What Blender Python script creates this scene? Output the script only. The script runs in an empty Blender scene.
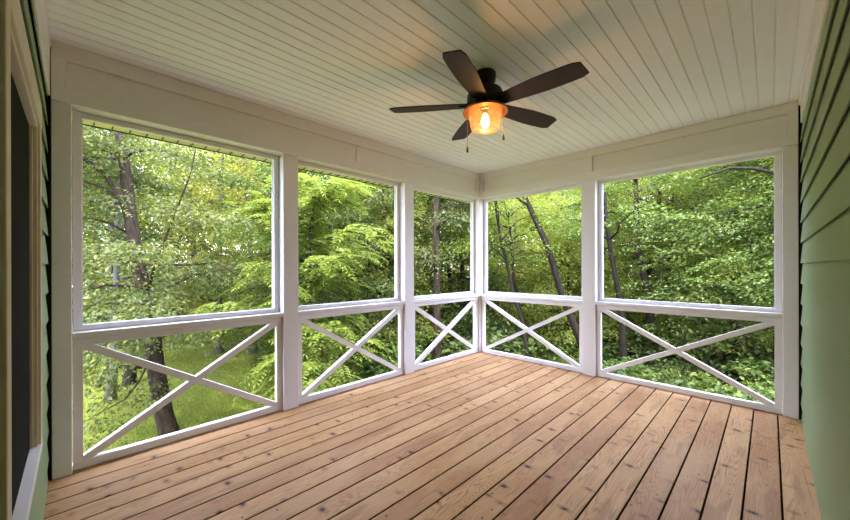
import bpy, bmesh, math, random
import numpy as np
from mathutils import Vector, Matrix

S = bpy.context.scene
C = S.collection
PI = math.pi

# ------------------------------------------------------------------ materials
def mat(name):
    m = bpy.data.materials.new(name); m.use_nodes = True
    nt = m.node_tree; nt.nodes.clear()
    out = nt.nodes.new('ShaderNodeOutputMaterial')
    return m, nt, out
def N(nt, t, **kw):
    n = nt.nodes.new('ShaderNode' + t)
    for k, v in kw.items():
        if k in n.inputs and not hasattr(n, k): n.inputs[k].default_value = v
        else: setattr(n, k, v)
    return n
def L(nt, a, b): nt.links.new(a, b)
def ramp(nt, fac, stops):
    r = N(nt, 'ValToRGB'); e = r.color_ramp.elements
    while len(e) < len(stops): e.new(.5)
    for q, (p, c) in zip(e, stops): q.position = p; q.color = (*c, 1) if len(c) == 3 else c
    L(nt, fac, r.inputs[0]); return r
def mixc(nt, fac, a, b, mode='MIX'):
    m = N(nt, 'MixRGB', blend_type=mode)
    for s, v in ((0, fac), (1, a), (2, b)):
        if hasattr(v, 'is_linked') or hasattr(v, 'links'): L(nt, v, m.inputs[s])
        else: m.inputs[s].default_value = v if s == 0 else (*v, 1)
    return m.outputs[0]
def math_(nt, op, a, b=None, c=None):
    m = N(nt, 'Math', operation=op)
    for s, v in enumerate((a, b, c)):
        if v is None: continue
        if hasattr(v, 'links'): L(nt, v, m.inputs[s])
        else: m.inputs[s].default_value = v
    return m.outputs[0]
def coords(nt, scale=(1, 1, 1), kind='Object'):
    tc = N(nt, 'TexCoord'); mp = N(nt, 'Mapping'); mp.inputs['Scale'].default_value = scale
    L(nt, tc.outputs[kind], mp.inputs[0]); return mp.outputs[0]
def noise(nt, vec, scale, detail=3, rough=.55, dist=0):
    n = N(nt, 'TexNoise'); n.inputs['Scale'].default_value = scale; n.inputs['Detail'].default_value = detail
    n.inputs['Roughness'].default_value = rough; n.inputs['Distortion'].default_value = dist
    L(nt, vec, n.inputs['Vector']); return n.outputs['Fac']
def bump(nt, h, strength=.2, dist=.01):
    b = N(nt, 'Bump'); b.inputs['Strength'].default_value = strength; b.inputs['Distance'].default_value = dist
    L(nt, h, b.inputs['Height']); return b.outputs['Normal']
def principled(nt, out, color, rough=.5, spec=.5, metal=0, normal=None):
    p = N(nt, 'BsdfPrincipled')
    if hasattr(color, 'links'): L(nt, color, p.inputs['Base Color'])
    else: p.inputs['Base Color'].default_value = (*color, 1)
    if hasattr(rough, 'links'): L(nt, rough, p.inputs['Roughness'])
    else: p.inputs['Roughness'].default_value = rough
    p.inputs['Specular IOR Level'].default_value = spec; p.inputs['Metallic'].default_value = metal
    if normal is not None: L(nt, normal, p.inputs['Normal'])
    L(nt, p.outputs[0], out.inputs[0]); return p

def paint(name, col, rough=.45, grain=(1, 1, 1), amount=.06, bumpy=.12):
    m, nt, out = mat(name)
    v = coords(nt, grain)
    f = noise(nt, v, 14, 4); g = noise(nt, coords(nt), 1.3, 3)
    dark = tuple(c * (1 - 2 * amount) for c in col)
    c = mixc(nt, math_(nt, 'MULTIPLY', f, .8), col, dark)
    c = mixc(nt, math_(nt, 'MULTIPLY', g, .35), c, dark)
    principled(nt, out, c, rough, .4, 0, bump(nt, f, bumpy, .004))
    return m

M = {}
M['white'] = paint('white_painted_lumber', (.81, .78, .78), .45, (1, 1, 1))
M['ceiling'] = paint('white_painted_boards', (.88, .88, .89), .5, (3, .4, 3), .035, .05)
M['casing'] = paint('tan_painted_casing', (.72, .66, .54), .5)
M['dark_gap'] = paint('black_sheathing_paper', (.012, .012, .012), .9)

def siding_mat():
    m, nt, out = mat('green_painted_clapboard')
    v = coords(nt, (1, 1, 9)); f = noise(nt, v, 5, 5, .6, 1.2)
    g = noise(nt, coords(nt), 2.2, 3)
    c = mixc(nt, f, (.215, .30, .155), (.275, .37, .205))
    c = mixc(nt, math_(nt, 'MULTIPLY', g, .35), c, (.20, .26, .145))
    principled(nt, out, c, .55, .35, 0, bump(nt, f, .35, .004)); return m
M['siding'] = siding_mat()

def deck_mat():
    m, nt, out = mat('stained_cedar_deck')
    geo = N(nt, 'NewGeometry'); rnd = geo.outputs['Random Per Island']
    tc = N(nt, 'TexCoord'); off = N(nt, 'VectorMath', operation='MULTIPLY_ADD')
    comb = N(nt, 'CombineXYZ')
    for k, s in ((0, 0.0), (1, 37.0), (2, 11.0)): L(nt, math_(nt, 'MULTIPLY', rnd, s), comb.inputs[k])
    L(nt, tc.outputs['Object'], off.inputs[0]); off.inputs[1].default_value = (1, 1, 1); L(nt, comb.outputs[0], off.inputs[2])
    v = off.outputs[0]
    def mp(sc):
        q = N(nt, 'Mapping'); q.inputs['Scale'].default_value = sc; L(nt, v, q.inputs[0]); return q.outputs[0]
    # growth rings: cathedral grain from a slowly wandering field cut into fine bands
    wander = noise(nt, mp((13, .55, 13)), 1.0, 2, .45, .4)
    rings = N(nt, 'TexWave', wave_type='BANDS', bands_direction='X')
    rings.inputs['Scale'].default_value = 1.0; rings.inputs['Distortion'].default_value = 0
    cw = N(nt, 'CombineXYZ'); L(nt, math_(nt, 'MULTIPLY', wander, 11.0), cw.inputs[0]); L(nt, cw.outputs[0], rings.inputs['Vector'])
    ring = rings.outputs['Fac']
    fine = noise(nt, mp((60, 2.5, 60)), 2.0, 3)
    blot = noise(nt, mp((3, 1.1, 3)), 1.4, 4, .6)
    tone = ramp(nt, rnd, [(0, (.33, .148, .054)), (.3, (.46, .240, .098)), (.65, (.56, .325, .142)), (1, (.38, .178, .068))])
    c = mixc(nt, math_(nt, 'MULTIPLY', math_(nt, 'POWER', ring, 3.0), .68), tone.outputs[0], (.20, .085, .03))
    c = mixc(nt, math_(nt, 'MULTIPLY', fine, .3), c, (.25, .13, .055))
    br = ramp(nt, blot, [(.42, (0, 0, 0)), (.62, (1, 1, 1))])
    c = mixc(nt, math_(nt, 'MULTIPLY', br.outputs[0], .30), c, (.60, .41, .21))
    # long worn stain patches
    pt = ramp(nt, noise(nt, mp((9, 1.6, 9)), .9, 2, .4), [(.62, (0, 0, 0)), (.66, (1, 1, 1))])
    c = mixc(nt, math_(nt, 'MULTIPLY', pt.outputs[0], .35), c, (.20, .085, .035))
    # knots
    def knots(sc, r0, r1, col, amt, c, thin):
        vo = N(nt, 'TexVoronoi', voronoi_dimensions='3D', feature='F1'); vo.inputs['Scale'].default_value = 1
        vo.inputs['Randomness'].default_value = .95
        wob = N(nt, 'MixRGB', blend_type='ADD'); wob.inputs[0].default_value = .22
        nz = N(nt, 'TexNoise'); nz.inputs['Scale'].default_value = 25; L(nt, v, nz.inputs['Vector'])
        q = N(nt, 'Mapping'); q.inputs['Scale'].default_value = sc; L(nt, v, q.inputs[0])
        L(nt, q.outputs[0], wob.inputs[1]); L(nt, nz.outputs['Color'], wob.inputs[2]); L(nt, wob.outputs[0], vo.inputs['Vector'])
        k = ramp(nt, vo.outputs['Distance'], [(r0, (1, 1, 1)), (r1, (0, 0, 0))])
        sp = N(nt, 'SeparateColor'); L(nt, vo.outputs['Color'], sp.inputs[0])
        keep = math_(nt, 'GREATER_THAN', sp.outputs[0], thin)
        return mixc(nt, math_(nt, 'MULTIPLY', math_(nt, 'MULTIPLY', k.outputs[0], keep), amt), c, col)
    c = knots((5.2, 8.5, .01), .13, .27, (.22, .09, .03), .65, c, .22)
    c = knots((5.2, 8.5, .01), .085, .125, (.020, .017, .026), .95, c, .22)
    c = knots((13, 17, .01), .09, .14, (.05, .028, .022), .85, c, .86)
    rg = math_(nt, 'MULTIPLY_ADD', fine, .15, .42)
    principled(nt, out, c, rg, .22, 0, bump(nt, math_(nt, 'ADD', ring, fine), .12, .003)); return m
M['deck'] = deck_mat()

def bark_mat(name, c1, c2):
    m, nt, out = mat(name)
    v = coords(nt, (9, 9, 2)); f = noise(nt, v, 2.2, 6, .65, .5)
    r = ramp(nt, f, [(.32, c1), (.7, c2)])
    principled(nt, out, r.outputs[0], .9, .2, 0, bump(nt, f, .8, .03)); return m
M['bark'] = bark_mat('grey_brown_bark', (.020, .013, .008), (.072, .050, .034))
M['bark_dark'] = bark_mat('dark_bark', (.008, .006, .004), (.036, .026, .018))
M['bark_pale'] = bark_mat('pale_grey_bark', (.07, .06, .055), (.20, .18, .165))

def leaf_mat(name, cols, trans=.45, rough=.5, spec=.3):
    m, nt, out = mat(name)
    geo = N(nt, 'NewGeometry'); oi = N(nt, 'ObjectInfo')
    f = math_(nt, 'FRACT', math_(nt, 'ADD', geo.outputs['Random Per Island'], math_(nt, 'MULTIPLY', oi.outputs['Random'], 3.7)))
    n = len(cols)
    r = ramp(nt, f, [(i / (n - 1), c) for i, c in enumerate(cols)])
    hs = N(nt, 'HueSaturation'); L(nt, mixc(nt, 1, r.outputs[0], (.73, .70, .62), 'MULTIPLY'), hs.inputs['Color'])
    L(nt, math_(nt, 'MULTIPLY_ADD', oi.outputs['Random'], .03, .485), hs.inputs['Hue'])
    L(nt, math_(nt, 'MULTIPLY_ADD', oi.outputs['Random'], .35, .82), hs.inputs['Value'])
    p = N(nt, 'BsdfPrincipled'); L(nt, hs.outputs[0], p.inputs['Base Color'])
    p.inputs['Roughness'].default_value = rough; p.inputs['Specular IOR Level'].default_value = spec
    t = N(nt, 'BsdfTranslucent'); L(nt, mixc(nt, 1, hs.outputs[0], (1.35, 1.35, .75), 'MULTIPLY'), t.inputs[0])
    ms = N(nt, 'MixShader'); ms.inputs[0].default_value = trans
    L(nt, p.outputs[0], ms.inputs[1]); L(nt, t.outputs[0], ms.inputs[2]); L(nt, ms.outputs[0], out.inputs[0]); return m
M['leaf_sage'] = leaf_mat('sage_green_leaves', [(.16, .22, .08), (.10, .16, .055), (.24, .29, .13), (.13, .20, .06), (.34, .36, .09)], .38)
M['leaf_lime'] = leaf_mat('yellow_green_leaves', [(.35, .44, .085), (.24, .35, .06), (.48, .53, .15), (.16, .25, .05)], .5)
M['leaf_feather'] = leaf_mat('bright_feathery_leaves', [(.25, .345, .075), (.19, .28, .06), (.36, .43, .11), (.13, .21, .045)], .45)
M['leaf_far'] = leaf_mat('sunlight_painted_yellow_green_leaves', [(.46, .50, .13), (.36, .43, .10), (.58, .58, .22), (.28, .36, .08)], .55)  # paler far leaves: brightness of sunlight put into their colour
M['leaf_mid'] = leaf_mat('mid_green_leaves', [(.14, .215, .055), (.085, .15, .035), (.21, .28, .085), (.28, .345, .09)], .42)
M['leaf_dark'] = leaf_mat('dark_green_leaves', [(.085, .125, .04), (.12, .165, .055), (.18, .215, .08), (.06, .095, .03)], .36)
M['leaf_shrub'] = leaf_mat('fresh_green_shrub_leaves', [(.095, .165, .05), (.06, .115, .035), (.165, .24, .085), (.12, .19, .05)], .4)

def ground_mat():
    m, nt, out = mat('lawn_and_woodland_floor')
    v = coords(nt); f = noise(nt, v, 1.1, 5); g = noise(nt, v, 26, 3); d = noise(nt, v, .35, 2)
    c = mixc(nt, g, (.17, .21, .036), (.26, .295, .06))
    c = mixc(nt, math_(nt, 'MULTIPLY', f, .6), c, (.16, .18, .038))
    lit = ramp(nt, math_(nt, 'MULTIPLY', f, g), [(.30, (0, 0, 0)), (.36, (1, 1, 1))])
    c = mixc(nt, math_(nt, 'MULTIPLY', lit.outputs[0], .4), c, (.16, .12, .065))
    # leaf-littered woodland floor away from the lawn (a real change of ground cover)
    sx = N(nt, 'SeparateXYZ'); L(nt, v, sx.inputs[0])
    w = math_(nt, 'ADD', sx.outputs[1], math_(nt, 'MULTIPLY', math_(nt, 'SUBTRACT', d, .5), 4))
    wm = ramp(nt, math_(nt, 'MULTIPLY_ADD', w, .25, -.35), [(0, (0, 0, 0)), (1, (1, 1, 1))])
    wf = mixc(nt, f, (.06, .08, .022), (.085, .06, .035))
    c = mixc(nt, math_(nt, 'MULTIPLY', wm.outputs[0], .7), c, wf)
    principled(nt, out, c, .9, .1, 0, bump(nt, g, .7, .03)); return m
M['ground'] = ground_mat()
M['grass'] = leaf_mat('lawn_grass_blades', [(.36, .45, .085), (.47, .54, .13), (.31, .40, .085), (.55, .56, .19)], .4, .6, .2)

def simple(name, col, rough=.5, spec=.5, metal=0):
    m, nt, out = mat(name); f = noise(nt, coords(nt), 40, 2)
    c = mixc(nt, math_(nt, 'MULTIPLY', f, .25), col, tuple(x * .7 for x in col))
    principled(nt, out, c, rough, spec, metal); return m
M['bronze'] = simple('oil_rubbed_bronze', (.010, .007, .006), .42, .4, .35)
M['copper'] = simple('copper_bronze_fitter', (.42, .17, .06), .32, .5, .85)
M['brass'] = simple('aged_brass_chain', (.35, .22, .12), .35, .5, .9)
M['gutter'] = simple('bounce_tinted_vinyl', (.62, .60, .30), .5)  # yellow-green bounce light from outside is put into this colour
M['black'] = simple('black_plastic', (.012, .012, .012), .5)
M['screen'] = simple('charcoal_window_screen', (.020, .023, .024), .9, .03)
M['edge'] = simple('gap_shade_board_edges', (.02, .014, .010), .95, .1)  # near-black board sides: shade between the boards painted as colour
M['shingle'] = simple('roof_shingle', (.12, .11, .10), .9, .2)
M['joist_shade'] = simple('gap_shade_joists', (.05, .04, .03), .95, .1)  # joist colour kept dark, painting the shade seen through the deck gaps

def blade_mat():
    m, nt, out = mat('dark_walnut_blade')
    f = noise(nt, coords(nt, (2, 22, 22)), 4, 4, .6, .4)
    c = mixc(nt, f, (.009, .0055, .0045), (.036, .018, .013))
    principled(nt, out, c, .5, .25, 0, bump(nt, f, .1, .002)); return m
M['blade'] = blade_mat()

def glass_mat():
    m, nt, out = mat('clear_amber_glass')
    tr = N(nt, 'BsdfTransparent'); tr.inputs[0].default_value = (1.0, .84, .60, 1)
    gl = N(nt, 'BsdfGlossy'); gl.inputs['Roughness'].default_value = .06; gl.inputs[0].default_value = (1, .9, .75, 1)
    df = N(nt, 'BsdfTranslucent'); df.inputs[0].default_value = (1, .72, .38, 1)
    lw = N(nt, 'LayerWeight'); lw.inputs[0].default_value = .35
    a = N(nt, 'MixShader'); a.inputs[0].default_value = .07; L(nt, tr.outputs[0], a.inputs[1]); L(nt, df.outputs[0], a.inputs[2])
    b = N(nt, 'MixShader'); L(nt, math_(nt, 'MULTIPLY', lw.outputs['Facing'], .45), b.inputs[0]); L(nt, a.outputs[0], b.inputs[1]); L(nt, gl.outputs[0], b.inputs[2])
    L(nt, b.outputs[0], out.inputs[0]); return m
M['glass'] = glass_mat()
def emit(name, col, s):
    m, nt, out = mat(name); e = N(nt, 'Emission'); e.inputs[0].default_value = (*col, 1); e.inputs[1].default_value = s
    L(nt, e.outputs[0], out.inputs[0]); return m
M['bulb'] = emit('glowing_amber_bulb', (1, .66, .30), 26)
M['filament'] = emit('white_hot_filament', (1, .78, .42), 90)

# ------------------------------------------------------------------ object helpers
def link(name, me, m, parent=None, smooth=False):
    o = bpy.data.objects.new(name, me); C.objects.link(o)
    if m is not None and not me.materials: me.materials.append(m)
    if parent is not None: o.parent = parent
    if smooth: me.polygons.foreach_set('use_smooth', [True] * len(me.polygons))
    return o
def tag(o, label=None, cat=None, group=None, kind=None):
    for k, v in (('label', label), ('category', cat), ('group', group), ('kind', kind)):
        if v: o[k] = v
    return o
def empty(name, loc=(0, 0, 0), rz=0):
    o = bpy.data.objects.new(name, None); C.objects.link(o); o.location = loc; o.rotation_euler = (0, 0, rz)
    o.empty_display_size = .1; return o

class MB:
    """collects shapes in a bmesh"""
    def __init__(s): s.b = bmesh.new()
    def box(s, x0, x1, y0, y1, z0, z1, bev=.0025):
        x0, x1 = sorted((x0, x1)); y0, y1 = sorted((y0, y1)); z0, z1 = sorted((z0, z1))
        r = bmesh.ops.create_cube(s.b, size=1)
        vs = r['verts']
        for v in vs: v.co = Vector(((x0 + x1) / 2 + v.co.x * (x1 - x0), (y0 + y1) / 2 + v.co.y * (y1 - y0), (z0 + z1) / 2 + v.co.z * (z1 - z0)))
        if bev:
            es = list({e for v in vs for e in v.link_edges})
            bmesh.ops.bevel(s.b, geom=es, offset=min(bev, .3 * min(x1 - x0, y1 - y0, z1 - z0)), segments=1, affect='EDGES', profile=.5)
        return s
    def prism(s, pts, mapf, d0, d1):
        """polygon pts (a,b), extruded from depth d0 to d1; mapf(a,b,d) -> xyz"""
        A = [s.b.verts.new(mapf(a, b, d0)) for a, b in pts]; B = [s.b.verts.new(mapf(a, b, d1)) for a, b in pts]
        s.b.faces.new(A); s.b.faces.new(B[::-1])
        n = len(pts)
        for i in range(n): s.b.faces.new((A[i], B[i], B[(i + 1) % n], A[(i + 1) % n]))
        bmesh.ops.recalc_face_normals(s.b, faces=s.b.faces[:]); return s
    def lathe(s, prof, n=32, loc=(0, 0, 0)):
        rings = []
        for r, z in prof:
            if r < 1e-5: rings.append([s.b.verts.new((loc[0], loc[1], loc[2] + z))])
            else: rings.append([s.b.verts.new((loc[0] + r * math.cos(2 * PI * k / n), loc[1] + r * math.sin(2 * PI * k / n), loc[2] + z)) for k in range(n)])
        for a, b in zip(rings, rings[1:]):
            for k in range(n):
                if len(a) == 1 and len(b) == 1: continue
                if len(a) == 1: s.b.faces.new((a[0], b[k], b[(k + 1) % n]))
                elif len(b) == 1: s.b.faces.new((a[k], a[(k + 1) % n], b[0]))
                else: s.b.faces.new((a[k], a[(k + 1) % n], b[(k + 1) % n], b[k]))
        bmesh.ops.recalc_face_normals(s.b, faces=s.b.faces[:]); return s
    def tube(s, pts, rad, n=8, rng=None, rough=0):
        prev = None; pts = [Vector(p) for p in pts]
        for i, p in enumerate(pts):
            d = (pts[min(i + 1, len(pts) - 1)] - pts[max(i - 1, 0)]).normalized()
            u = d.cross(Vector((.3, 1, .1)) if abs(d.y) < .9 else Vector((1, .2, .1))).normalized(); w = d.cross(u)
            r = rad[i] if hasattr(rad, '__len__') else rad
            ring = []
            for k in range(n):
                rr = r * (1 + (rng.uniform(-rough, rough) if rng else 0)); a = 2 * PI * k / n
                ring.append(s.b.verts.new(p + u * math.cos(a) * rr + w * math.sin(a) * rr))
            if prev:
                for k in range(n): s.b.faces.new((prev[k], prev[(k + 1) % n], ring[(k + 1) % n], ring[k]))
            else: s.b.faces.new(ring[::-1])
            prev = ring
        s.b.faces.new(prev); return s
    def mesh(s, name):
        me = bpy.data.meshes.new(name); s.b.normal_update(); s.b.to_mesh(me); s.b.free(); return me
    def build(s, name, m, parent=None, smooth=False): return link(name, s.mesh(name), m, parent, smooth)

# ------------------------------------------------------------------ dimensions (metres; corner of the two open sides is the origin)
ZB, ZC = 2.416, 2.797                 # beam underside, ceiling
WX, DY = 3.422, -4.597                # siding planes of the house walls
A_POSTS = [(-4.585, -4.494), (-3.1016, -2.9587), (-1.5737, -1.4226)]
B_POSTS = [(1.565, 1.717), (3.3134, 3.4116)]
A_BAYS = [(-4.494, -3.1016), (-2.9587, -1.5737), (-1.4226, 0.0)]
B_BAYS = [(0.0, 1.565), (1.717, 3.3134)]
PD = .14                              # post depth

# floor
mb = MB(); g = .0046; step = .1566
edges = [3.280 - step * k for k in range(-1, 22)]
for e in edges:
    a, b = max(e - step + g, -.16), min(e - g, 3.46)
    if b - a > .02: mb.box(a, b, DY - .03, .16, -.038, 0, .0025)
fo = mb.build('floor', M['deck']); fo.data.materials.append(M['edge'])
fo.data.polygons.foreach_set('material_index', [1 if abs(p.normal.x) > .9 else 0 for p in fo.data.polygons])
tag(fo, 'knotty stained cedar deck boards with dark gaps between them', 'floor', kind='structure')
mb = MB()
for k in range(13): mb.box(-.16, 3.46, -4.55 + k * .385, -4.51 + k * .385, -.28, -.04, 0)
tag(mb.build('floor_joists', M['joist_shade']), 'joists under the deck boards, coloured dark as shade below the gaps', 'joist', kind='structure')
mb = MB()
for a in ((-.20, -.165, DY - .05, .20), (-.20, 3.5, .165, .20)): mb.box(*a, -2.0, -.005, .003)
tag(mb.build('gap_light_blocker', M['white']), 'added unseen boards keeping light out from under the porch floor', 'light blocker', kind='structure')  # unseen boards added to block light below, so the gaps stay black

# ceiling: tongue-and-groove boards running from the house out along y
pitch = .0935; xs = [2.326 + pitch * k for k in range(-28, 14)]
prof = []
lo, hi = -.15, 3.46
prof.append((lo, ZC))
for xg in xs:
    if lo + .01 < xg < hi - .01:
        prof += [(xg - .0062, ZC), (xg - .0035, ZC + .007), (xg + .0022, ZC + .007), (xg + .0066, ZC)]
prof.append((hi, ZC))
b = bmesh.new()
r0 = [b.verts.new((px, DY - .03, pz)) for px, pz in prof]; r1 = [b.verts.new((px, .15, pz)) for px, pz in prof]
for i in range(len(prof) - 1): b.faces.new((r0[i], r0[i + 1], r1[i + 1], r1[i]))
t0 = [b.verts.new((px, yy, ZC + .03)) for px, yy in ((lo, DY - .03), (hi, DY - .03), (hi, .15), (lo, .15))]
b.faces.new(t0)
me = bpy.data.meshes.new('ceiling'); bmesh.ops.recalc_face_normals(b, faces=b.faces[:]); b.to_mesh(me); b.free()
tag(link('ceiling', me, M['ceiling']), 'white painted board ceiling with narrow grooves', 'ceiling', kind='structure')

# beams / frieze boards above the openings
def beam(name, axis, segs, seam, lab):
    e = empty(name); tag(e, lab, 'beam', kind='structure')
    def bx(nm, a0, a1, p0, p1, z0, z1):      # a along the wall, p outwards from the room (negative = into the room)
        m = MB()
        if axis == 'A': m.box(-p0, -p1, a0, a1, z0, z1)
        else: m.box(a0, a1, p0, p1, z0, z1)
        return m.build(nm, M['white'], e)
    lo, hi = segs
    bx('header', lo, hi, .020, PD, ZB, ZC - .001)
    bx('lower_board', lo, hi, -.012, .020, ZB, 2.514)
    bx('upper_board', lo, hi, -.012, .020, 2.692 if axis == 'A' else 2.703, ZC - .001)
    return e, bx
eA, bA = beam('trim_1', 'A', (-4.585, -.0), None, 'white beam boards above the three long side openings')
bA('stub', -4.585, -4.522, -.0105, .020, 2.514, 2.692)
bA('stub', -.094, -.0, -.0105, .020, 2.514, 2.692)
bA('recessed_panel', -2.286, -.094, .009, .020, 2.514, 2.692)
eB, bB = beam('trim_2', 'B', (0.0, 3.4116), None, 'white beam boards above the two short side openings')
bB('stub', .0, .074, -.0105, .020, 2.514, 2.703)
bB('stub', 1.584, 1.685, -.0105, .020, 2.514, 2.703)
bB('stub', 3.347, 3.4116, -.0105, .020, 2.514, 2.703)

# posts
def post(x0, x1, y0, y1, lab):
    tag(MB().box(x0, x1, y0, y1, 0, ZB - .001, .003).build('porch_post', M['white']), lab, 'post', kind='structure')
post(-PD, 0, *A_POSTS[0], 'white corner post against the house wall with the window')
post(-PD, 0, *A_POSTS[1], 'wide white post between the lawn bay and the middle bay')
post(-PD, 0, *A_POSTS[2], 'white post between the middle bay and the corner bay')
post(-PD, 0, 0, PD, 'white corner post where the two open sides meet')
post(*B_POSTS[0], 0, PD, 'white post between the two short side bays')
post(*B_POSTS[1], 0, PD, 'white post beside the green clapboard wall')

# each bay: a window frame above, a railing panel with crossed braces below
def bay(axis, a0, a1, wn, wlab, rlab):
    def P(a, d, z): return (-d, a, z) if axis == 'A' else (a, d, z)
    def bx(nm, A0, A1, d0, d1, z0, z1, par, m='white', bev=.002):
        q0, q1 = P(A0, d0, z0), P(A1, d1, z1)
        return MB().box(q0[0], q1[0], q0[1], q1[1], z0, z1, bev).build(nm, M[m], par)
    w = empty('window_%d' % wn, P((a0 + a1) / 2, .08, .92)); tag(w, wlab, 'window', kind='structure')
    w.matrix_world = Matrix.Translation(w.location)
    def wx(nm, *a):
        o = bx(nm, *a, None); o.parent = w; o.matrix_parent_inverse = w.matrix_world.inverted(); return o
    f0, f1, fw = .098, .142, .047; zt, zb = ZB - .006, .921
    wx('stile', a0 + .003, a0 + fw, f0, f1, zb, zt); wx('stile', a1 - fw, a1 - .003, f0, f1, zb, zt)
    wx('head_rail', a0 + fw, a1 - fw, f0, f1, zt - .037, zt); wx('sill_rail', a0 + fw, a1 - fw, f0, f1, zb, zb + .037)
    # thin screen stops round the opening
    for q in ((a0 + fw, a0 + fw + .006, zb + .037, zt - .037), (a1 - fw - .006, a1 - fw, zb + .037, zt - .037)):
        wx('screen_stop', q[0], q[1], f1 - .018, f1 + .004, q[2], q[3])
    r = empty('railing_panel', P((a0 + a1) / 2, .045, 0)); tag(r, rlab, 'railing', 'crossed railing panels of the porch')
    r.matrix_world = Matrix.Translation(r.location)
    def rx(nm, *a):
        o = bx(nm, *a, r); o.matrix_parent_inverse = r.matrix_world.inverted(); return o
    gp = .003
    rx('top_rail', a0 + .002, a1 - .002, .006, .138, .880, .918)
    rx('upper_rail', a0 + .003, a1 - .003, .024, .080, .831, .8745)
    rx('bottom_rail', a0 + gp, a1 - gp, .034, .084, .004, .058)
    rx('stile', a0 + gp, a0 + .052, .034, .080, .058, .831); rx('stile', a1 - .052, a1 - gp, .034, .080, .058, .831)
    A0, A1, Z0, Z1 = a0 + .052, a1 - .052, .058, .831
    W, H = A1 - A0, Z1 - Z0; th = math.atan2(H, W); hw = .0235
    da, db = hw / math.sin(th), hw / math.cos(th)
    hexa = [(0, 0), (da, 0), (W, H - db), (W, H), (W - da, H), (0, db)]
    for flip, e in ((False, 0), (True, .0012)):
        pts = [(W - p if flip else p, q) for p, q in hexa]
        o = MB().prism(pts, lambda a, b_, d: P(A0 + a, d, Z0 + b_), .034 + e, .080 - e).build('cross_brace', M['white'], r)
        o.matrix_parent_inverse = r.matrix_world.inverted()
bay('A', *A_BAYS[0], 1, 'open upper frame looking out at the big oak', 'white crossed railing panel in front of the lawn and big trunk')
bay('A', *A_BAYS[1], 2, 'open upper frame between the two long side posts', 'white crossed railing panel in the middle bay of the long side')
bay('A', *A_BAYS[2], 3, 'open upper frame of the long side next to the corner', 'narrow looking white crossed railing panel left of the far corner')
bay('B', *B_BAYS[0], 4, 'open upper frame looking out at the leaning dark trunk', 'white crossed railing panel right of the far corner')
bay('B', *B_BAYS[1], 5, 'open upper frame next to the green wall', 'white crossed railing panel beside the green clapboard wall')

# ------------------------------------------------------------------ house walls in lapped siding
LAP0, LAP = 1.372, .176
def siding(name, axis, a0, a1, z0, z1, parent=None):
    b = bmesh.new()
    def P(a, off, z): return (WX + off, a, z) if axis == 'C' else (a, DY - off, z)
    z = LAP0 + math.floor((z0 - LAP0) / LAP) * LAP
    while z < z1 - .002:
        lo, hi = max(z, z0), min(z + LAP, z1); top = min(z + LAP + .022, z1)
        o = lambda q: .014 * (q - z) / LAP
        sec = [(o(lo), lo), (o(top), top), (.03, top), (.03, lo + .026), (.0045 + o(lo), lo + .026), (.0045 + o(lo), lo)]
        A = [b.verts.new(P(a0, q, zz)) for q, zz in sec]; B = [b.verts.new(P(a1, q, zz)) for q, zz in sec]
        b.faces.new(A); b.faces.new(B[::-1]); n = len(sec)
        for k in range(n): b.faces.new((A[k], B[k], B[(k + 1) % n], A[(k + 1) % n]))
        z += LAP
    bmesh.ops.recalc_face_normals(b, faces=b.faces[:])
    me = bpy.data.meshes.new(name); b.to_mesh(me); b.free()
    return link(name, me, M['siding'], parent)
# green wall beside the short side
e = empty('wall_right'); tag(e, 'green clapboard house wall beside the porch', 'wall', kind='structure')
siding('clapboards', 'C', DY - .02, -.004, .001, 2.60, e)
MB().box(WX + .028, WX + .16, DY - .15, .16, -.4, 2.79, 0).build('sheathing', M['dark_gap'], e)
MB().box(WX + .002, WX + .03, DY - .0, .0, 2.60, ZC - .001).build('frieze_board', M['white'], e)
MB().box(WX - .012, WX + .012, DY - .0, -.0, ZC - .042, ZC - .001).build('ceiling_bead', M['white'], e)
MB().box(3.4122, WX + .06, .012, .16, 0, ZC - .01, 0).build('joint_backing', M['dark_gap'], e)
# wall with the window, beside the long side
WA, WBx, WZ0, WZ1 = .90, 1.91, .555, 1.995
e = empty('wall_left'); tag(e, 'clapboard house wall with a dark screened window', 'wall', kind='structure')
for q in ((.004, WA - .07, .001, 2.44), (WBx + .078, 3.42, .001, 2.44), (WA - .07, WBx + .078, .001, WZ0 - .035), (WA - .07, WBx + .078, WZ1 + .112, 2.44)):
    siding('clapboards', 'D', *q, e)
sh = MB()
for q in ((-.15, WA - .02, -.4, 2.79), (WBx + .02, 3.6, -.4, 2.79), (WA - .02, WBx + .02, -.4, WZ0 - .03), (WA - .02, WBx + .02, WZ1 + .02, 2.79)):
    sh.box(q[0], q[1], DY - .16, DY - .028, q[2], q[3], 0)
sh.build('sheathing', M['dark_gap'], e)
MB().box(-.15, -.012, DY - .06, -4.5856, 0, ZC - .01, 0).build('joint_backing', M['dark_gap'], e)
MB().box(0.0, 3.40, DY - .03, DY + .008, 2.44, ZC - .045).build('frieze_board', M['white'], e)
MB().box(0.0, 3.40, DY - .03, DY + .014, ZC - .045, ZC - .001).build('ceiling_bead', M['white'], e)
w = empty('window_6', (1.4, DY, WZ0)); tag(w, 'dark screened house window in tan casing', 'window', kind='structure')
w.matrix_world = Matrix.Translation(w.location)
def wp(nm, x0, x1, d0, d1, z0, z1, m, bev=.002):
    o = MB().box(x0, x1, DY + d0, DY + d1, z0, z1, bev).build(nm, M[m], w); o.matrix_parent_inverse = w.matrix_world.inverted(); return o
wp('casing', WA - .07, WA, -.026, .011, WZ0, WZ1, 'casing'); wp('casing', WBx, WBx + .075, -.026, .011, WZ0 - .03, WZ1, 'casing')
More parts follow.
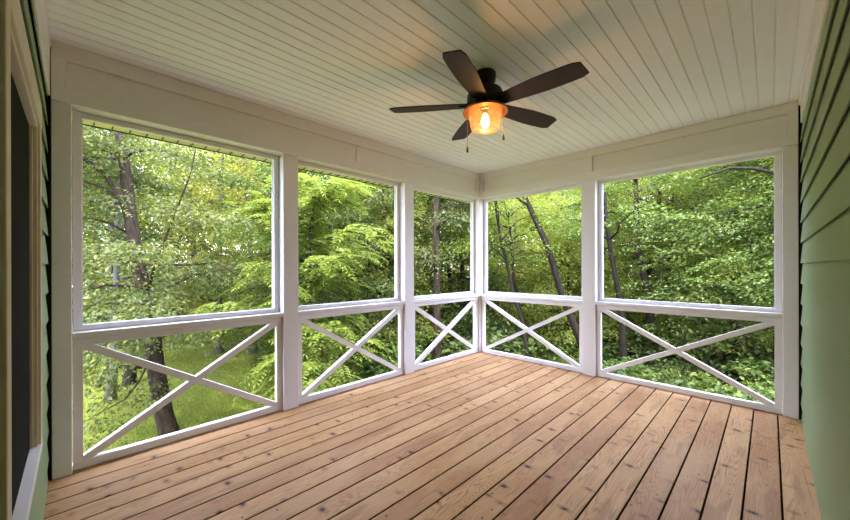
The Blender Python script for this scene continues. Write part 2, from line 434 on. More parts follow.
wp('head_casing', WA - .07, WBx + .075, -.026, .012, WZ1, WZ1 + .11, 'casing')
wp('jamb', WA - .0, WA + .018, -.06, .002, WZ0, WZ1, 'casing'); wp('jamb', WBx - .018, WBx, -.06, .002, WZ0, WZ1, 'casing')
wp('jamb', WA + .018, WBx - .018, -.06, .002, WZ1 - .018, WZ1, 'casing')
wp('stop', WA + .018, WA + .03, -.05, -.012, WZ0, WZ1 - .018, 'casing')
wp('sill', WA - .075, WBx + .08, -.06, .012, WZ0 - .032, WZ0 + .0, 'white')
wp('window_screen', WA + .02, WBx - .02, -.034, -.022, WZ0, WZ1 - .018, 'screen', 0)

# roof over porch and house, and the gutter along the eave of the long side
mb = MB(); mb.box(-.34, 9, -9.0, .36, 2.84, 2.98, 0)
tag(mb.build('roof', M['shingle']), 'roof over the porch and house', 'roof', kind='structure')
gt = empty('eave_gutter', (-.47, -2.2, 2.45)); tag(gt, 'eave gutter with bounce light in its yellow colour hanging outside above the long side openings', 'gutter')
gt.matrix_world = Matrix.Translation(gt.location)
def gp_(nm, m, *a):
    o = MB().box(*a).build(nm, M[m], gt); o.matrix_parent_inverse = gt.matrix_world.inverted(); return o
gp_('trough', 'gutter', -.50, -.40, -4.75, .30, 2.452, 2.56, .004); gp_('drip_edge', 'black', -.503, -.494, -4.75, .30, 2.444, 2.4525, .001)
gp_('fascia', 'gutter', -.398, -.34, -4.75, .30, 2.47, 2.96, .003)
for k in range(44):
    y = -4.376 + k * .106
    gp_('hanger', 'black', -.502, -.392, y - .004, y + .004, 2.4445, 2.4525, .001)

# house bulk behind the walls (shades the porch from the sun)
mb = MB(); mb.box(3.62, 9, -9, .1, -2, 2.83, 0); mb.box(-.1, 3.6, -9, -4.8, -2, 2.83, 0)
tag(mb.build('wall_house', M['siding']), 'rest of the house behind the walls', 'wall', kind='structure')

# ------------------------------------------------------------------ ceiling fan
FX, FY, ZB_ = 1.722, -2.308, 2.55
fan = empty('ceiling_fan', (FX, FY, ZC)); tag(fan, 'dark bronze five bladed ceiling fan with glowing amber glass light', 'ceiling fan')
def fz(z): return z - ZC
MB().lathe([(0, 0), (.078, 0), (.080, -.02), (.076, -.06), (.062, -.085), (.045, -.095), (.045, -.13), (0, -.13)], 36).build('canopy', M['bronze'], fan, True)
MB().lathe([(0, fz(2.69)), (.075, fz(2.69)), (.12, fz(2.665)), (.135, fz(2.63)), (.136, fz(2.575)), (.125, fz(2.55)), (.10, fz(2.54)), (0, fz(2.54))], 40).build('motor_housing', M['bronze'], fan, True)
def fan_blade(ang):
    n = 14; b = bmesh.new(); top = []; rows = []
    for i in range(n + 1):
        t = i / n; r = .10 + t * .615
        wl = .052 + .034 * math.sin(min(1, t * 1.25) * PI / 2) - .010 * max(0, t - .6) / .4     # leading half width
        wt = .050 + .036 * math.sin(min(1, t * 1.15) * PI / 2) - .016 * max(0, t - .5) / .5
        if i == n: wl -= .016; wt -= .016
        sk = .028 * (t if t < .98 else t)
        rows.append([(r + (.022 if (i == n) else 0) * 0 + .4 * sk * (v / .09), v) for v in (-wt, -wt * .5, 0, wl * .5, wl)])
    for zoff in (.004, -.004):
        top.append([[b.verts.new((p[0], p[1], zoff)) for p in row] for row in rows])
    for s, grid in enumerate(top):
        for i in range(n):
            for j in range(4):
                f = (grid[i][j], grid[i + 1][j], grid[i + 1][j + 1], grid[i][j + 1]); b.faces.new(f if s == 0 else f[::-1])
    for i in range(n):
        for j in (0, 4): b.faces.new((top[0][i][j], top[0][i + 1][j], top[1][i + 1][j], top[1][i][j]))
    for j in range(4):
        for i in (0, n): b.faces.new((top[0][i][j], top[0][i][j + 1], top[1][i][j + 1], top[1][i][j]))
    bmesh.ops.recalc_face_normals(b, faces=b.faces[:])
    me = bpy.data.meshes.new('blade'); b.to_mesh(me); b.free()
    o = link('blade', me, M['blade'], fan); o.location = (0, 0, fz(ZB_) + .012); o.rotation_euler = (math.radians(-11), 0, 0)
    o.rotation_mode = 'XYZ'; o.matrix_local = Matrix.Translation((0, 0, fz(ZB_) + .012)) @ Matrix.Rotation(ang, 4, 'Z') @ Matrix.Rotation(math.radians(-11), 4, 'X')
    ir = MB(); ir.box(.05, .20, -.028, .028, -.012, -.005, .002); iron = ir.build('blade_iron', M['bronze'], o)
    sm = MB()
    return o
for k in range(5): fan_blade(math.radians(1.5 + 72 * k))
MB().lathe([(0, fz(2.5405)), (.085, fz(2.5405)), (.090, fz(2.535)), (.0, fz(2.532))], 36).build('switch_housing', M['bronze'], fan, True)
MB().lathe([(.0, fz(2.5395)), (.11, fz(2.5395)), (.140, fz(2.535)), (.158, fz(2.524)), (.168, fz(2.503)), (.164, fz(2.502)), (.154, fz(2.519)), (.137, fz(2.529)), (.11, fz(2.5335)), (0, fz(2.5335))], 48).build('light_fitter', M['copper'], fan, True)['label'] = 'copper coloured bell of the light fitting'
sh_ = []
for i in range(10):
    z = 2.529 - i * .005; sh_.append((.118 + (.0025 if i % 2 else 0), fz(z)))
sh_ += [(.121, fz(2.47)), (.118, fz(2.44)), (.112, fz(2.41)), (.105, fz(2.385)), (.092, fz(2.372)), (.05, fz(2.367)), (0, fz(2.366))]
MB().lathe(sh_, 48).build('glass_shade', M['glass'], fan, True)['label'] = 'clear amber jar shaped glass shade'
for zz in (2.486, 2.512): MB().lathe([(.108, fz(zz)), (.111, fz(zz + .003)), (.114, fz(zz)), (.111, fz(zz - .003)), (.108, fz(zz))], 40).build('shade_rib', M['glass'], fan, True)
bu = MB().lathe([(0, fz(2.392)), (.016, fz(2.395)), (.027, fz(2.41)), (.031, fz(2.43)), (.027, fz(2.458)), (.018, fz(2.482)), (.013, fz(2.494)), (0, fz(2.496))], 24).build('bulb', M['bulb'], fan, True); bu['label'] = 'glowing teardrop bulb'
MB().lathe([(0, fz(2.495)), (.02, fz(2.495)), (.022, fz(2.5325)), (0, fz(2.533))], 20).build('bulb_socket', M['bronze'], fan, True)
for ang, zl in ((math.radians(205), 2.25), (math.radians(25), 2.335)):
    cx_, cy_ = .134 * math.cos(ang + math.radians(15)), .134 * math.sin(ang + math.radians(15))
    b_ = MB(); b_.tube([(cx_, cy_, fz(2.528)), (cx_, cy_, fz(zl))], .0016, 6); ch = b_.build('pull_chain', M['brass'], fan)
    MB().lathe([(0, fz(zl + .004)), (.005, fz(zl)), (.0085, fz(zl - .02)), (.008, fz(zl - .038)), (0, fz(zl - .043))], 14, (cx_, cy_, 0)).build('fob', M['black'], ch, True)

# ------------------------------------------------------------------ foliage
def leaf_mesh(name, P, D, U, ln, wd, m, fold=.25):
    """P base, D direction, U up-ish normal, ln length, wd width -> folded six-point leaves"""
    D = D / np.linalg.norm(D, axis=1, keepdims=True)
    Sd = np.cross(D, U); Sd /= np.linalg.norm(Sd, axis=1, keepdims=True) + 1e-9
    Nn = np.cross(Sd, D)
    ln = ln[:, None]; wd = wd[:, None]; n = len(P)
    V = np.empty((n, 6, 3))
    V[:, 0] = P
    V[:, 1] = P + D * ln * .32 + Sd * wd * .5 + Nn * wd * fold * .5
    V[:, 2] = P + D * ln * .70 + Sd * wd * .40 + Nn * wd * fold * .3
    V[:, 3] = P + D * ln - Nn * ln * .12
    V[:, 4] = P + D * ln * .70 - Sd * wd * .40 + Nn * wd * fold * .3
    V[:, 5] = P + D * ln * .32 - Sd * wd * .5 + Nn * wd * fold * .5
    me = bpy.data.meshes.new(name)
    me.vertices.add(n * 6); me.vertices.foreach_set('co', V.reshape(-1).astype(np.float32))
    idx = (np.arange(n)[:, None] * 6 + np.array([0, 1, 2, 3, 0, 3, 4, 5])[None]).reshape(-1)
    me.loops.add(n * 8); me.loops.foreach_set('vertex_index', idx.astype(np.int32))
    me.polygons.add(n * 2); me.polygons.foreach_set('loop_start', (np.arange(n * 2) * 4).astype(np.int32))
    me.polygons.foreach_set('loop_total', np.full(n * 2, 4, np.int32))
    me.update(calc_edges=True); me.materials.append(m)
    return me
def unit(v): return v / (np.linalg.norm(v, axis=-1, keepdims=True) + 1e-9)
def spray_leaves(rs, cen, outd, rad, per, size, flat=.22, droop=.25):
    """cen (k,3) spray centres, outd (k,3) outward direction, rad (k,) radius; -> P, D, U, ln, wd"""
    k = len(cen)
    ii = np.repeat(np.arange(k), per); n = len(ii)
    th = rs.uniform(0, 2 * PI, n); r = np.sqrt(rs.uniform(0, 1, n)) * rad[ii]
    loc = np.stack([np.cos(th) * r, np.sin(th) * r, rs.normal(0, 1, n) * flat * rad[ii] * .6], 1)
    tilt = rs.normal(0, .22, (k, 2))
    loc[:, 2] += loc[:, 0] * tilt[ii, 0] + loc[:, 1] * tilt[ii, 1]
    o = outd[ii]; along = (loc[:, :2] * o[:, :2]).sum(1)
    loc[:, 2] -= droop * np.maximum(along, -.3 * rad[ii]) + .12 * r * r / (rad[ii] + 1e-6)
    P = cen[ii] + loc
    D = np.stack([np.cos(th), np.sin(th), np.zeros(n)], 1) * .8 + o * .7 + rs.normal(0, .45, (n, 3)); D[:, 2] -= .25
    D = unit(D)
    U = np.stack([rs.normal(0, .5, n), rs.normal(0, .5, n), np.ones(n)], 1)
    s = size * rs.uniform(.6, 1.25, n)
    return P, D, U, s, s * rs.uniform(.42, .62, n)
def frond_leaves(rs, cen, outd, per_frond=17, length=.5, leaf=.11):
    k = len(cen); pairs = per_frond // 2
    out = []
    for i in range(k):
        d = outd[i] + rs.normal(0, .45, 3); d[2] *= .4; d /= np.linalg.norm(d)
        s = np.cross(d, [0, 0, 1.]); s /= np.linalg.norm(s)
        Ln = length * rs.uniform(.6, 1.2); dr = rs.uniform(.3, .9)
        for j in range(pairs):
            t = (j + .6) / pairs
            p = cen[i] + d * Ln * t + np.array([0, 0, -dr * Ln * t * t * .6])
            sz = leaf * (1.05 - .55 * abs(t - .45))
            for sg in (-1, 1): out.append((*p, *(s * sg + d * .45 + np.array([0, 0, -.18])), sz))
        out.append((*(cen[i] + d * Ln + np.array([0, 0, -dr * Ln * .6])), *(d + np.array([0, 0, -.4])), leaf * .8))
    a = np.array(out)
    n = len(a); U = np.stack([rs.normal(0, .15, n), rs.normal(0, .15, n), np.ones(n)], 1)
    return a[:, :3], unit(a[:, 3:6] + rs.normal(0, .08, (n, 3))), U, a[:, 6], a[:, 6] * .34
def cat_leaves(*ls): return tuple(np.concatenate([l[i] for l in ls]) for i in range(5))

def wood(rng, H, r0, base, R, nb, lean=.35, crown=(1, 1)):
    """trunk with limbs in one mesh; returns MB and the limb tips (position, outward dir)"""
    mb = MB(); n = 9; pts = []; wob = Vector((0, 0, 0)); ld = rng.uniform(0, 2 * PI)
    for i in range(n + 1):
        t = i / n
        wob += Vector((rng.uniform(-1, 1), rng.uniform(-1, 1), 0)) * .06 * H / 9
        pts.append(Vector((math.cos(ld) * lean * t * t, math.sin(ld) * lean * t * t, H * t)) + wob * t)
    rad = [max(.012, r0 * (1 - .85 * i / n) + (.35 * r0 if i == 0 else 0)) for i in range(n + 1)]
    mb.tube(pts, rad, 9, rng, .12)
    tips = []
    for b_ in range(nb):
        t = base + (1 - base) * (b_ + rng.uniform(0, .8)) / nb; t = min(t, .97)
        f = t * n; i = min(int(f), n - 1); p = pts[i].lerp(pts[i + 1], f - i)
        a = b_ * 2.4 + rng.uniform(-.5, .5)
        prof = crown[0] * (1 - (t - base) / (1 - base)) + .22; prof = min(1, prof * 1.25)
        ln = R * prof * rng.uniform(.75, 1.1); up = rng.uniform(.05, .55)
        d = Vector((math.cos(a), math.sin(a), 0)); q = []
        for j in range(6):
            u = j / 5
            q.append(p + d * ln * u + Vector((0, 0, 1)) * (up * ln * u - .35 * ln * u * u) + Vector((rng.uniform(-1, 1), rng.uniform(-1, 1), rng.uniform(-.6, .6))) * .05 * ln * (j > 0))
        rr = max(.012, r0 * .36 * (1 - .6 * t))
        mb.tube(q, [max(.006, rr * (1 - .85 * j / 5)) for j in range(6)], 6)
        for j in range(2, 6): tips.append((q[j], d))
        for side in (-1, 1):
            s0 = q[rng.randint(2, 3)]; dd = (d + Vector((-d.y, d.x, 0)) * side * rng.uniform(.6, 1.2)).normalized(); l2 = ln * rng.uniform(.35, .55)
            q2 = [s0 + dd * l2 * u + Vector((0, 0, .12 * l2 * u - .25 * l2 * u * u)) for u in (0, .35, .7, 1)]
            mb.tube(q2, [max(.005, rr * .45 * (1 - .8 * u)) for u in (0, .35, .7, 1)], 5)
            tips += [(q2[2], dd), (q2[3], dd)]
    return mb, tips
def crown_from_tips(rs, tips, per, size, rad=(.4, .75), jitter=.35, extra=1, flat=.22):
    cen = np.array([list(p) for p, d in tips] * extra); out = np.array([list(d) for p, d in tips] * extra)
    cen = cen + rs.normal(0, jitter, cen.shape) * np.array([1, 1, .7])
    return spray_leaves(rs, cen, out, rs.uniform(*rad, len(cen)), per, size, flat)

GZ = -2.0
# prototypes of woodland trees: (height, trunk radius, first limb, crown radius, limbs, leaf size, leaf material, bark)
PROTO = [
    dict(H=8.6, r=.15, base=.22, R=2.5, nb=26, leaf=.105, m='leaf_mid', bark='bark', per=100),
    dict(H=8.2, r=.12, base=.16, R=2.3, nb=26, leaf=.10, m='leaf_lime', bark='bark_dark', per=95),
    dict(H=9.2, r=.17, base=.28, R=2.7, nb=28, leaf=.11, m='leaf_dark', bark='bark', per=100),
    dict(H=6.2, r=.08, base=.12, R=1.9, nb=22, leaf=.10, m='leaf_lime', bark='bark_dark', per=95),
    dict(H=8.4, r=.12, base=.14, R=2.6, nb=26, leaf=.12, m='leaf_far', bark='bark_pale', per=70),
    dict(H=7.6, r=.12, base=.18, R=2.4, nb=26, leaf=.10, m='leaf_sage', bark='bark_pale', per=95),
]
for i, p in enumerate(PROTO):
    rng = random.Random(100 + i); rs = np.random.RandomState(200 + i)
    mb, tips = wood(rng, p['H'], p['r'], p['base'], p['R'], p['nb'])
    p['wood'] = mb.mesh('tree_wood'); p['wood'].materials.append(M[p['bark']])
    p['wood'].polygons.foreach_set('use_smooth', [True] * len(p['wood'].polygons))
    p['leaf_me'] = leaf_mesh('tree_foliage', *crown_from_tips(rs, tips, p['per'], p['leaf'], (.38, .72), .32), M[p['m']])
def put_tree(k, x, y, sc, rz, label, group=None, z=GZ, name='woodland_tree'):
    p = PROTO[k]; e = empty(name, (x, y, z), rz); e.scale = (sc, sc, sc); tag(e, label, 'tree', group)
    link('trunk', p['wood'], None, e); link('foliage', p['leaf_me'], None, e); return e

def hero(name, label, path, rad, limbs, leafset, m, bark, tipmode='spray', smooth=True, group=None):
    """path: trunk points in world space; limbs: list of (points, radii); leafset: leaf arrays in world space"""
    base = Vector(path[0]); e = empty(name, base); e.matrix_world = Matrix.Translation(base); tag(e, label, 'tree', group)
    rng = random.Random(hash(label) % 1000 if False else len(label))
    mb = MB(); mb.tube([Vector(p) - base for p in path], rad, 12, rng, .07); mb.build('trunk', M[bark], e, smooth)
    for q, r in limbs:
        mb = MB(); mb.tube([Vector(p) - base for p in q], [r * (1 - .75 * i / (len(q) - 1)) for i in range(len(q))], 7); mb.build('branch', M[bark], e, smooth)
    P = leafset[0] - np.array(base)
    link('foliage', leaf_mesh(name + '_foliage', P, *leafset[1:], M[m]), None, e); return e

def cloud(rs, lo, hi, n): return rs.uniform(lo, hi, (n, 3))
def sprays_at(rs, cen, rad, per, size, centre, flat=.22):
    cen = np.asarray(cen, float); out = cen - np.array(centre); out[:, 2] = 0; out = unit(out)
    return spray_leaves(rs, cen, out, rs.uniform(*rad, len(cen)), per, size, flat)
def limb_path(rng, p0, p1, sag=.15, n=6):
    p0, p1 = Vector(p0), Vector(p1); ln = (p1 - p0).length
    return [p0.lerp(p1, i / (n - 1)) + Vector((rng.uniform(-1, 1), rng.uniform(-1, 1), rng.uniform(-1, 1))) * .035 * ln * (0 < i < n - 1) + Vector((0, 0, sag * ln * math.sin(PI * i / (n - 1)))) for i in range(n)]

# the big oak beyond the first bay
rng = random.Random(5); rs = np.random.RandomState(5)
oak = [(-5.2, -3.15, GZ - .1), (-5.26, -3.19, -1.85), (-5.33, -3.26, -1.5), (-5.41, -3.35, -.79), (-5.55, -3.41, -.1), (-5.69, -3.48, .69), (-5.87, -3.59, 1.4), (-6.02, -3.67, 2.01), (-6.2, -3.7, 2.65), (-6.4, -3.76, 3.61), (-6.64, -3.86, 4.5), (-6.9, -3.98, 5.62), (-7.0, -4.0, 6.6)]
orad = [.185, .168, .160, .155, .15, .14, .118, .112, .105, .09, .075, .05, .02]
limbs = [([(-6.1, -3.69, 2.3), (-6.17, -3.85, 2.85), (-6.14, -4.07, 3.21), (-5.9, -4.5, 3.5), (-5.7, -4.9, 3.9)], .075),
         ([(-5.69, -3.48, .69), (-5.19, -3.40, 1.45), (-4.73, -3.23, 2.14), (-4.23, -3.01, 3.03), (-3.87, -2.94, 3.76)], .03)]
cen = []
for k in range(44):
    i = rng.randint(4, 11); p = Vector(oak[i]); a = rng.uniform(0, 2 * PI); ln = rng.uniform(1.2, 2.7)
    t = p + Vector((math.cos(a) * ln, math.sin(a) * ln, rng.uniform(-.5, .7))); q = limb_path(rng, p, t, .1)
    if k < 24: limbs.append((q, .028))
    cen += [q[2], q[3], q[4], q[5], q[5] + Vector((rng.uniform(-.5, .5), rng.uniform(-.5, .5), rng.uniform(-.4, .4)))]
for q, r in limbs[:2]: cen += [Vector(p) + Vector((rng.uniform(-.3, .3), rng.uniform(-.3, .3), rng.uniform(-.2, .5))) for p in q[2:] for _ in range(3)]
# low sweeping boughs on the lawn side
for a, ln, z0, z1 in ((-1.9, 1.9, .6, -.2), (-2.4, 2.2, .3, -.5), (-2.9, 2.0, .4, -.7), (-1.1, 2.0, .9, .3), (2.6, 2.0, .6, -.4)):
    p = Vector((-5.5, -3.42, z0)); t = Vector((-5.5 + math.cos(a) * ln, -3.42 + math.sin(a) * ln, z1)); q = limb_path(rng, p, t, .2); limbs.append((q, .025)); cen += [q[3], q[4], q[5]]
bough = [Vector(p) for p in ((-5.5, -3.40, -.1), (-5.30, -3.50, -.5), (-5.27, -3.64, -.82), (-5.21, -3.84, -1.08), (-5.2, -4.12, -1.2), (-5.16, -4.40, -1.32))]
limbs.append((bough, .025))
for p in bough[2:]: cen.append(p + Vector((rng.uniform(-.2, .2), rng.uniform(-.2, .2), rng.uniform(-.08, .08))))
cen = np.array([list(c) for c in cen])
hero('oak_tree', 'big grey-trunked oak with sage green leaves standing on the lawn', oak, orad, limbs, sprays_at(rs, cen, (.35, .66), 150, .082, (-5.8, -3.5, 2), .25), 'leaf_sage', 'bark')

# feathery young tree between the first and second bay
rng = random.Random(8); rs = np.random.RandomState(8)
bx0, by0 = -3.7, -.9
trunk = [(bx0, by0, GZ - .05), (bx0 - .05, by0 + .05, -1), (bx0 + .05, by0, 0), (bx0, by0 - .1, 1.2), (bx0 - .1, by0, 2.2), (bx0, by0 + .1, 3.2)]
limbs = []; cen = []; out = []
for k in range(46):
    z = rng.uniform(-1.2, 3.0); a = rng.uniform(0, 2 * PI); ln = rng.uniform(.7, 1.9) * (1.0 if z < 2 else .7)
    p = Vector((bx0, by0, z)); t = p + Vector((math.cos(a) * ln, math.sin(a) * ln, rng.uniform(-.2, .5))); q = limb_path(rng, p, t, .12)
    if k < 24: limbs.append((q, .018))
    for j in (0, 1, 2, 3, 4, 5, 5):
        for _ in range(4): cen.append(list(q[j] + Vector((rng.uniform(-.2, .2), rng.uniform(-.2, .2), rng.uniform(-.15, .15))))); out.append([math.cos(a + rng.uniform(-1, 1)), math.sin(a + rng.uniform(-1, 1)), 0])
hero('sapling', 'bright young tree with feathery drooping compound leaves near the first post', trunk, [.06, .055, .05, .04, .03, .012], limbs,
     frond_leaves(rs, np.array(cen), np.array(out), 19, .5, .12), 'leaf_feather', 'bark')

# trees with trunks that show
def slim(label, path, r, leaf_c, per, size, m, bark='bark_dark', nl=12, spread=1.6, zlo=1.0, seed=1, rad=(.35, .65)):
    rng = random.Random(seed); rs = np.random.RandomState(seed)
    path = [(path[0][0], path[0][1], GZ - .1)] + path if path[0][2] > GZ + .1 else path
    limbs, cen = [], []
    pp = [Vector(p) for p in path]
    for k in range(nl):
        z = rng.uniform(zlo, pp[-1].z); i = max(j for j in range(len(pp)) if pp[j].z <= z + 1e-6); i = min(i, len(pp) - 2)
        f = (z - pp[i].z) / (pp[i + 1].z - pp[i].z); p = pp[i].lerp(pp[i + 1], f)
        a = rng.uniform(0, 2 * PI); ln = rng.uniform(.5, 1) * spread
        t = p + Vector((math.cos(a) * ln, math.sin(a) * ln, rng.uniform(-.1, .7))); q = limb_path(rng, p, t, .1); limbs.append((q, r * .32))
        cen += [q[2] * .5 + q[3] * .5, q[4], q[5], q[5] + Vector((rng.uniform(-.5, .5), rng.uniform(-.5, .5), rng.uniform(-.4, .4)))]
    n = len(path); rad_ = [r * 1.25] + [r * (1.05 - .6 * i / (n - 1)) for i in range(1, n)]
    c = np.array([list(q) for q in cen]); per = int(per * 1.7); size *= .8
    hero('tree', label, path, rad_, limbs, sprays_at(rs, c, rad, per, size, np.mean([list(q) for q in pp], 0)), m, bark)
slim('pale slender trunk standing behind the big oak on the lawn', [(-8.51, -3.88, -2.02), (-8.45, -3.83, -1.27), (-8.41, -3.79, -.47), (-8.38, -3.75, 1.79), (-8.3, -3.7, 4.5)], .10, None, 70, .11, 'leaf_mid', 'bark_pale', 16, 1.9, 1.0, 11)
slim('straight brown trunk seen through the corner bay of the long side', [(-3.24, 2.49, -1.61), (-3.24, 2.49, -.38), (-3.23, 2.49, .99), (-3.25, 2.48, 2.36), (-3.23, 2.5, 3.72), (-3.21, 2.52, 5.91)], .125, None, 75, .105, 'leaf_dark', 'bark', 20, 1.9, .9, 12)
slim('dark trunk leaning to one side seen right of the far corner', [(-.08, 4.92, -1.39), (-.23, 4.78, -.69), (-.41, 4.59, -.04), (-.61, 4.39, .69), (-.87, 4.14, 1.91), (-1.13, 3.89, 2.69), (-1.29, 3.72, 3.2), (-1.45, 3.56, 4.37), (-1.6, 3.4, 5.5)], .105, None, 50, .09, 'leaf_lime', 'bark_dark', 12, 1.8, 2.0, 13)
slim('thin dark sapling stem beside the leaning trunk', [(-1.43, 4.28, -1.54), (-1.59, 4.13, -.11), (-1.76, 3.96, .65), (-1.89, 3.83, 1.53), (-1.99, 3.73, 2.08), (-2.07, 3.65, 2.76), (-2.14, 3.58, 3.72)], .055, None, 45, .085, 'leaf_lime', 'bark_dark', 10, 1.3, 1.2, 14)
slim('short slanting dark stem behind the thin sapling', [(-1.88, 5.25, -1.84), (-1.99, 5.14, -.87), (-2.16, 4.97, .19), (-2.26, 4.87, .94), (-2.4, 4.8, 3)], .075, None, 45, .085, 'leaf_lime', 'bark_dark', 9, 1.4, 1.2, 15)
slim('slim dark trunk just past the middle post of the short side', [(.54, 5.54, -1.6), (.51, 5.51, -.04), (.45, 5.46, .6), (.33, 5.33, 1.51), (.22, 5.22, 2.55), (.1, 5.1, 4.6)], .09, None, 55, .10, 'leaf_mid', 'bark_dark', 12, 1.8, 1.7, 16)
slim('grey-brown trunk forking upward behind the slim dark one', [(.87, 7.29, -2.07), (.84, 7.25, -.49), (.67, 7.09, .95), (.51, 6.93, 1.96), (.5, 6.91, 3.26), (.45, 6.9, 5.2)], .115, None, 55, .11, 'leaf_lime', 'bark', 12, 1.9, 2.2, 17)
slim('far grey trunk bending outward behind the forking one', [(.17, 8.7, -.76), (.24, 8.77, .23), (.41, 8.94, 1.39), (.53, 9.06, 2.38), (.65, 9.18, 3.87), (.7, 9.2, 5.5)], .10, None, 50, .12, 'leaf_mid', 'bark', 12, 2.0, 2.3, 18)
slim('pale distant trunk low behind the bay next to the green wall', [(2.57, 10.39, -1.63), (2.6, 10.41, -.05), (2.64, 10.46, .75), (2.71, 10.53, 1.86), (2.74, 10.55, 3.76), (2.8, 10.6, 5.6)], .10, None, 55, .12, 'leaf_dark', 'bark_pale', 14, 2.1, 1.4, 19)
# wide spreading tree whose dark limb crosses the top of the last bay
rng = random.Random(21); rs = np.random.RandomState(21)
tp = [(4.9, 6.4, GZ - .1), (4.85, 6.3, -.5), (4.75, 6.2, 1.2), (4.7, 6.1, 2.3), (4.8, 6.3, 4.0), (4.9, 6.4, 6.0)]
limbs = [([(4.72, 6.1, 2.2), (4.2, 5.6, 2.62), (3.63, 5.09, 2.9), (3.3, 4.76, 3.09), (3.0, 4.46, 3.18), (2.7, 4.17, 3.19), (2.3, 3.8, 3.0)], .06)]
cen = []
for k in range(44):
    p = Vector((4.75, 6.2, rng.uniform(.8, 4.2))); a = rng.uniform(2.6, 5.0); ln = rng.uniform(1.6, 4.4)
    t = p + Vector((math.cos(a) * ln, math.sin(a) * ln * .55, rng.uniform(-.6, .4))); q = limb_path(rng, p, t, .08)
    if k < 22: limbs.append((q, .03))
    cen += [q[1], q[2], q[3], q[4], q[5]]
cen = np.array([list(c) for c in cen]); cen = cen[cen[:, 1] > 2.2]
hero('tree', 'spreading tree with layered boughs and a dark limb across the last bay', tp, [.2, .17, .16, .14, .1, .04], limbs, sprays_at(rs, cen, (.4, .8), 190, .066, (4.7, 6.2, 2), .10), 'leaf_mid', 'bark_dark')

# fallen timber on the lawn
fl = empty('fallen_branch', (-10.5, -3.6, GZ)); tag(fl, 'dark fallen branch propped on the lawn behind the pale trunk', 'branch')
mb = MB(); mb.tube([(-.6 + .0, .35, .12), (-.75, .15, .22), (-.9, -.1, .26), (-.5, .6, .16), ][::-1], [.05, .06, .06, .05], 7); mb.build('log', M['bark_dark'], fl, True)
mb = MB(); mb.tube([(.55, -.5, -.02), (.1, -.35, .18), (-.55, -.2, .42)], [.05, .055, .05], 7); mb.build('prop', M['bark_dark'], fl, True)
mb = MB(); mb.tube([(.7, .2, -.1), (.72, .2, .15), (.7, .22, .5)], [.22, .16, .14], 9, random.Random(3), .1); st = mb.build('tree_stump', M['bark_dark']); st.location = (-10.5, -3.6, GZ); tag(st, 'dark stump on the lawn between the pale trunk and the oak', 'stump')

# ------------------------------------------------------------------ woodland around the lawn
CX, CY = 3.235, -4.473
rng = random.Random(77)
WL = {0: 'mid green broadleaf tree in the woodland around the porch', 1: 'yellow-green dark-stemmed tree in the woodland around the porch', 2: 'tall dark green tree in the woodland around the porch',
      3: 'small bright yellow-green understorey tree in the woodland', 5: 'sage green pale-barked tree in the woodland around the porch', 4: 'pale sunlit yellow-green tree deeper in the woodland'}
WG = {0: 'mid green woodland trees', 1: 'yellow-green woodland trees', 2: 'dark green woodland trees', 3: 'understorey trees', 5: 'sage green woodland trees', 4: 'pale sunlit trees'}
def ring(d0, d1, n, f0, f1, pick, sc, skip=None):
    for i in range(n):
        f = math.radians(f0 + (f1 - f0) * (i + rng.uniform(.1, .9)) / n); d = rng.uniform(d0, d1)
        x, y = CX - d * math.cos(f), CY + d * math.sin(f)
        if skip and skip(x, y): continue
        k = rng.choice(pick); put_tree(k, x, y, rng.uniform(*sc), rng.uniform(0, 6.28), WL[k], WG[k])
ring(10.5, 12.5, 4, 21, 36, [0, 5, 0], (.80, .95))
ring(11, 13, 5, 34, 55, [0, 1, 3, 0], (.75, .95))
ring(10.8, 13.5, 3, 54, 72, [1, 4, 3], (.72, .92))
ring(10.5, 13.5, 5, 72, 101, [1, 1, 3, 0], (.72, .92))
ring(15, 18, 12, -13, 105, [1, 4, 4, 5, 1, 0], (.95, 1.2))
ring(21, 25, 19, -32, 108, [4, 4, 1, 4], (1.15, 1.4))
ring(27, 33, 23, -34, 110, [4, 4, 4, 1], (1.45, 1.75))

# shrubs and undergrowth
SHR = []
for i, (mm, sz) in enumerate((('leaf_shrub', .13), ('leaf_mid', .10), ('leaf_dark', .11))):
    rng2 = random.Random(300 + i); rs = np.random.RandomState(300 + i); mb = MB(); tips = []
    for k in range(14):
        a = rng2.uniform(0, 2 * PI); ln = rng2.uniform(.3, .8); h = rng2.uniform(.5, 1.3)
        q = [Vector((math.cos(a) * ln * u, math.sin(a) * ln * u, h * math.sin(u * PI / 2))) for u in (0, .3, .6, 1)]
        mb.tube(q, [.014, .011, .008, .004], 5); d = Vector((math.cos(a), math.sin(a), 0)); tips += [(q[1], d), (q[2], d), (q[3], d), (q[3] * .8, d)]
    w_ = mb.mesh('shrub_stems'); w_.materials.append(M['bark_dark'])
    SHR.append((w_, leaf_mesh('shrub_foliage', *crown_from_tips(rs, tips, 36, sz, (.2, .38), .12, 1, .3), M[mm])))
SL = ['fresh green broad-leaved shrub on the woodland floor', 'mid green shrub on the woodland floor', 'dark green shrub on the woodland floor']
def shrub(k, x, y, sc, rz):
    e = empty('shrub', (x, y, GZ), rz); e.scale = (sc, sc, sc * .95); tag(e, SL[k], 'shrub', ('fresh green', 'mid green', 'dark green')[k] + ' shrubs under the trees')
    link('stems', SHR[k][0], None, e); link('foliage', SHR[k][1], None, e)
def shrubs(d0, d1, n, f0, f1, pick, sc):
    for i in range(n):
        f = math.radians(f0 + (f1 - f0) * (i + rng.uniform(.1, .9)) / n); d = rng.uniform(d0, d1)
        shrub(rng.choice(pick), CX - d * math.cos(f), CY + d * math.sin(f), rng.uniform(*sc), rng.uniform(0, 6.28))
